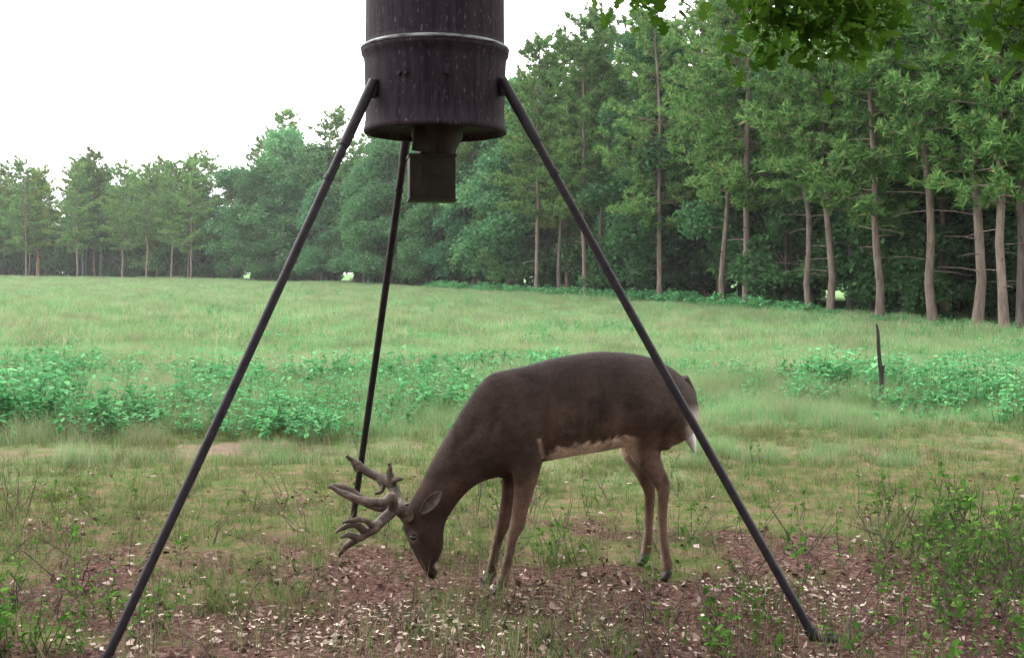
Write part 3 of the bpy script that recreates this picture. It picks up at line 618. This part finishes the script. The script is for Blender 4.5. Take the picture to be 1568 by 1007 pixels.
for hx, hy, hd in [(765, 903, 4.80), (750, 887, 4.97), (1022, 879, 5.03), (986, 856, 5.29)]:
    c0 = P(hx, hy, hd); pa = []
    for sgn in (-1, 1):
        a = c0+np.array([.004, sgn*.013, 0]); a[2] = .042; gnd = np.array([a[0]-.006, a[1], .014])
        pa += tube_parts(np.array([a+[0, 0, .012], a, gnd+[-.004, 0, .008], gnd+[-.014, 0, -.002], gnd+[-.03, -sgn*.003, -.004]]), [.012, .0165, .0185, .017, .006], 10)
    add('hoof', pa, [M_hoof], deer)
def ear(base, tip, w, nrm, name, mats):
    base = np.array(base); tip = np.array(tip); d = tip-base; s = norm(np.cross(d, nrm))*w; nrm = norm(nrm); V = []; Fc = []
    prof = [(0, .35), (.15, .7), (.35, 1), (.6, .95), (.8, .65), (.93, .3), (1, .03)]
    for t, ww in prof:
        for u in np.linspace(-1, 1, 7): V.append(base+d*t+s*u*ww+nrm*w*.75*(u*u)*ww)
    for i in range(len(prof)-1):
        for k in range(6): Fc.append((i*7+k, i*7+k+1, (i+1)*7+k+1, (i+1)*7+k))
    o = add(name, [(V, np.array(Fc), 0)], mats, deer); q = o.modifiers.new('s', 'SOLIDIFY'); q.thickness = .005; q = o.modifiers.new('ss', 'SUBSURF'); q.levels = q.render_levels = 1
    return o
M_ear = solid_mat('ear_fur', [(.3, (.05, .036, .03)), (.7, (.15, .115, .10))], (40, 40, 40), .85, .3)
M_white = solid_mat('white_hair', [(.3, (.6, .58, .57)), (.7, (.8, .79, .78))], (60, 60, 15), .9, .5)
M_dk = solid_mat('brown_hair', [(.3, (.02, .014, .012)), (.7, (.05, .032, .026))], (60, 60, 15), .9, .5)
ear(P(644, 786, 4.765), P(676, 752, 4.74), .026, (.25, -1, .35), 'ear_near', [M_ear])
ear(P(636, 776, 4.86), P(655, 752, 4.93), .026, (.3, -.9, .3), 'ear_far', [M_ear])
tl = [(1046, 578, 8, .03, 5.19), (1056, 602, 9, .035, 5.20), (1062, 630, 7, .03, 5.21), (1065, 648, 4, .015, 5.21), (1066, 658, 2, .008, 5.21)]
add('tail_top', legloft(tl), [M_dk], deer)
tl = [(1042, 620, 6, .03, 5.205), (1045, 640, 9, .038, 5.20), (1053, 662, 10, .035, 5.19), (1060, 680, 6, .02, 5.19), (1063, 692, 2, .006, 5.19)]
add('tail_white_underside', legloft(tl), [M_white], deer)
ntri = len(me2.polygons); ar = np.zeros(ntri, np.float32); me2.polygons.foreach_get('area', ar); pc = np.zeros(ntri*3, np.float32); me2.polygons.foreach_get('center', pc); pn = np.zeros(ntri*3, np.float32); me2.polygons.foreach_get('normal', pn)
pc = pc.reshape(-1, 3); pn = pn.reshape(-1, 3); idx = R.choice(ntri, 60000, p=ar/ar.sum())
pv = np.array([p.vertices[0] for p in me2.polygons]); cc = C[pv[idx]]
b0 = pc[idx]+rdir(len(idx))*.004; nn2 = pn[idx]; px_i = 784+b0[:, 0]/b0[:, 1]*F
flow = np.where((px_i > 700)[:, None], np.array([.8, .15, -.6]), np.array([.55, 0, .75])); legm = (b0[:, 2] < .55) & (px_i > 700); flow[legm] = (0, 0, -1)
flow = norm(flow-nn2*np.sum(flow*nn2, 1, keepdims=True)); d = norm(flow+nn2*.28+R.normal(0, .12, nn2.shape)); s = norm(np.cross(d, nn2))*.0011
ll = np.where(legm, .007, .013)*R.uniform(.6, 1.2, len(idx)); ll[px_i < 690] *= .55
Vf = np.stack([b0-s-nn2*.002, b0+s-nn2*.002, b0+d*ll[:, None]], 1).reshape(-1, 3)
fm_ = np_mesh('fur', [(Vf, np.arange(len(idx)*3).reshape(-1, 3), 0)], [M_coat])
cf = np.repeat(np.clip(cc*R.uniform(.6, 1.5, (len(idx), 1)), 0, .8), 3, 0); ca = fm_.color_attributes.new('coat', 'FLOAT_COLOR', 'POINT')
if len(fm_.vertices) == len(cf): ca.data.foreach_set('color', np.c_[cf, np.ones(len(cf))].astype(np.float32).ravel())
link(bpy.data.objects.new('fur', fm_), deer)
bpy.ops.mesh.primitive_uv_sphere_add(segments=20, ring_count=12, radius=.0135, location=P(633, 822, 4.752)); e = bpy.context.object; e.name = 'eye'; e.parent = deer
m, nt = mat_new('eye_wet'); b = N(nt, 'ShaderNodeBsdfPrincipled', i_Roughness=.08); b.inputs['Base Color'].default_value = (.008, .006, .005, 1); o = N(nt, 'ShaderNodeOutputMaterial'); nt.links.new(b.outputs[0], o.inputs[0]); e.data.materials.append(m)
M_ant = solid_mat('antler', [(.3, (.035, .022, .016)), (.52, (.075, .05, .037)), (.74, (.22, .165, .135))], (22, 22, 22), .6, .5)
def tine(L):
    L = spl(np.array(L, float), 5); return tube_parts(np.array([P(a[0], a[1], a[3]) for a in L])+R.normal(0, .0012, (len(L), 3)), [a[2]*1.05/F*a[3] for a in L], 10)
pa = tine([(624, 792, 11, 4.79), (610, 778, 9, 4.74), (592, 790, 8.5, 4.68), (572, 808, 8, 4.62), (548, 824, 6.5, 4.60), (530, 836, 5, 4.62), (519, 851, 2, 4.65)])
pa += tine([(602, 782, 9, 4.71), (600, 760, 7, 4.66), (588, 768, 7, 4.62), (560, 768, 6.5, 4.58), (530, 757, 5.5, 4.57), (505, 744, 2.5, 4.58)])
pa += tine([(560, 816, 6, 4.61), (545, 803, 5, 4.56), (528, 806, 4, 4.53), (513, 815, 1.8, 4.52)])
pa += tine([(547, 824, 5.5, 4.60), (535, 818, 4.5, 4.56), (522, 822, 1.8, 4.52)])
pa += tine([(572, 806, 5, 4.62), (560, 797, 4, 4.56), (540, 796, 3.6, 4.52), (524, 800, 1.6, 4.5)])
add('antler_near', pa, [M_ant], deer)
pa = tine([(622, 782, 11, 4.84), (608, 768, 9, 4.90), (602, 745, 8, 4.96), (585, 732, 7.5, 5.0), (562, 722, 6.5, 5.02), (545, 708, 5, 5.02), (530, 697, 2, 5.0)])
pa += tine([(603, 748, 7, 4.95), (598, 730, 6, 4.95), (596, 708, 2.2, 4.94)])
pa += tine([(600, 738, 5.5, 4.95), (608, 733, 4.5, 4.93), (617, 733, 2, 4.92)])
pa += tine([(606, 765, 8, 4.9), (585, 776, 7.5, 4.92), (560, 768, 6.5, 4.94), (535, 750, 5.5, 4.95), (515, 743, 4, 4.95), (503, 746, 2, 4.95)])
pa += tine([(580, 730, 5, 5.0), (586, 748, 4, 4.97), (574, 756, 2, 4.95)])
pa += tine([(548, 722, 4, 5.01), (540, 706, 3, 5.0)])
add('antler_far', pa, [M_ant], deer)
# ------------------------------------------------------------------ humid air over the clearing and the woods
hz = add('haze', [box(0, 165, 24, 420, 270, 56)], [], None, smooth=False)
m, nt = mat_new('humid_air'); vsn = N(nt, 'ShaderNodeVolumeScatter', i_Density=.00045); vsn.inputs['Color'].default_value = (.93, .98, .96, 1); o = N(nt, 'ShaderNodeOutputMaterial'); nt.links.new(vsn.outputs[0], o.inputs['Volume']); hz.data.materials.append(m)

# ------------------------------------------------------------------ light
w = bpy.data.worlds.new('World'); scene.world = w; w.use_nodes = True; nt = w.node_tree; nt.nodes.clear()
SE, SA = math.radians(42), math.radians(-50)
sky = N(nt, 'ShaderNodeTexSky', sky_type='NISHITA'); sky.sun_disc = False; sky.sun_elevation = SE; sky.sun_rotation = SA; sky.dust_density = 4; sky.air_density = 1.2
hs = N(nt, 'ShaderNodeHueSaturation', i_Saturation=.3); nt.links.new(sky.outputs[0], hs.inputs['Color'])
c = mixc(nt, .75, hs.outputs[0], (29.5, 28.6, 28.8))
bg = N(nt, 'ShaderNodeBackground', i_Strength=.15); nt.links.new(c, bg.inputs[0]); o = N(nt, 'ShaderNodeOutputWorld'); nt.links.new(bg.outputs[0], o.inputs[0])
sl = bpy.data.lights.new('sun', 'SUN'); sl.energy = 1.5; sl.angle = math.radians(14); sl.color = (1, .96, .9); so_ = bpy.data.objects.new('sun', sl); link(so_)
dv = Vector((math.sin(SA)*math.cos(SE), math.cos(SA)*math.cos(SE), math.sin(SE))); so_.rotation_euler = dv.to_track_quat('Z', 'Y').to_euler()
cam = bpy.data.cameras.new('camera'); co_ = bpy.data.objects.new('camera', cam); link(co_); co_.location = (0, 0, CH); co_.rotation_euler = (math.pi/2, 0, 0)
cam.sensor_fit = 'HORIZONTAL'; cam.sensor_width = 36; cam.lens = 36*F/1568; cam.shift_y = -83.5/1568; cam.clip_end = 3000; cam.clip_start = .05
scene.camera = co_
scene.view_settings.view_transform = 'Standard'; scene.view_settings.look = 'None'; scene.view_settings.exposure = 0
print('BUILT', nv, len(pts))
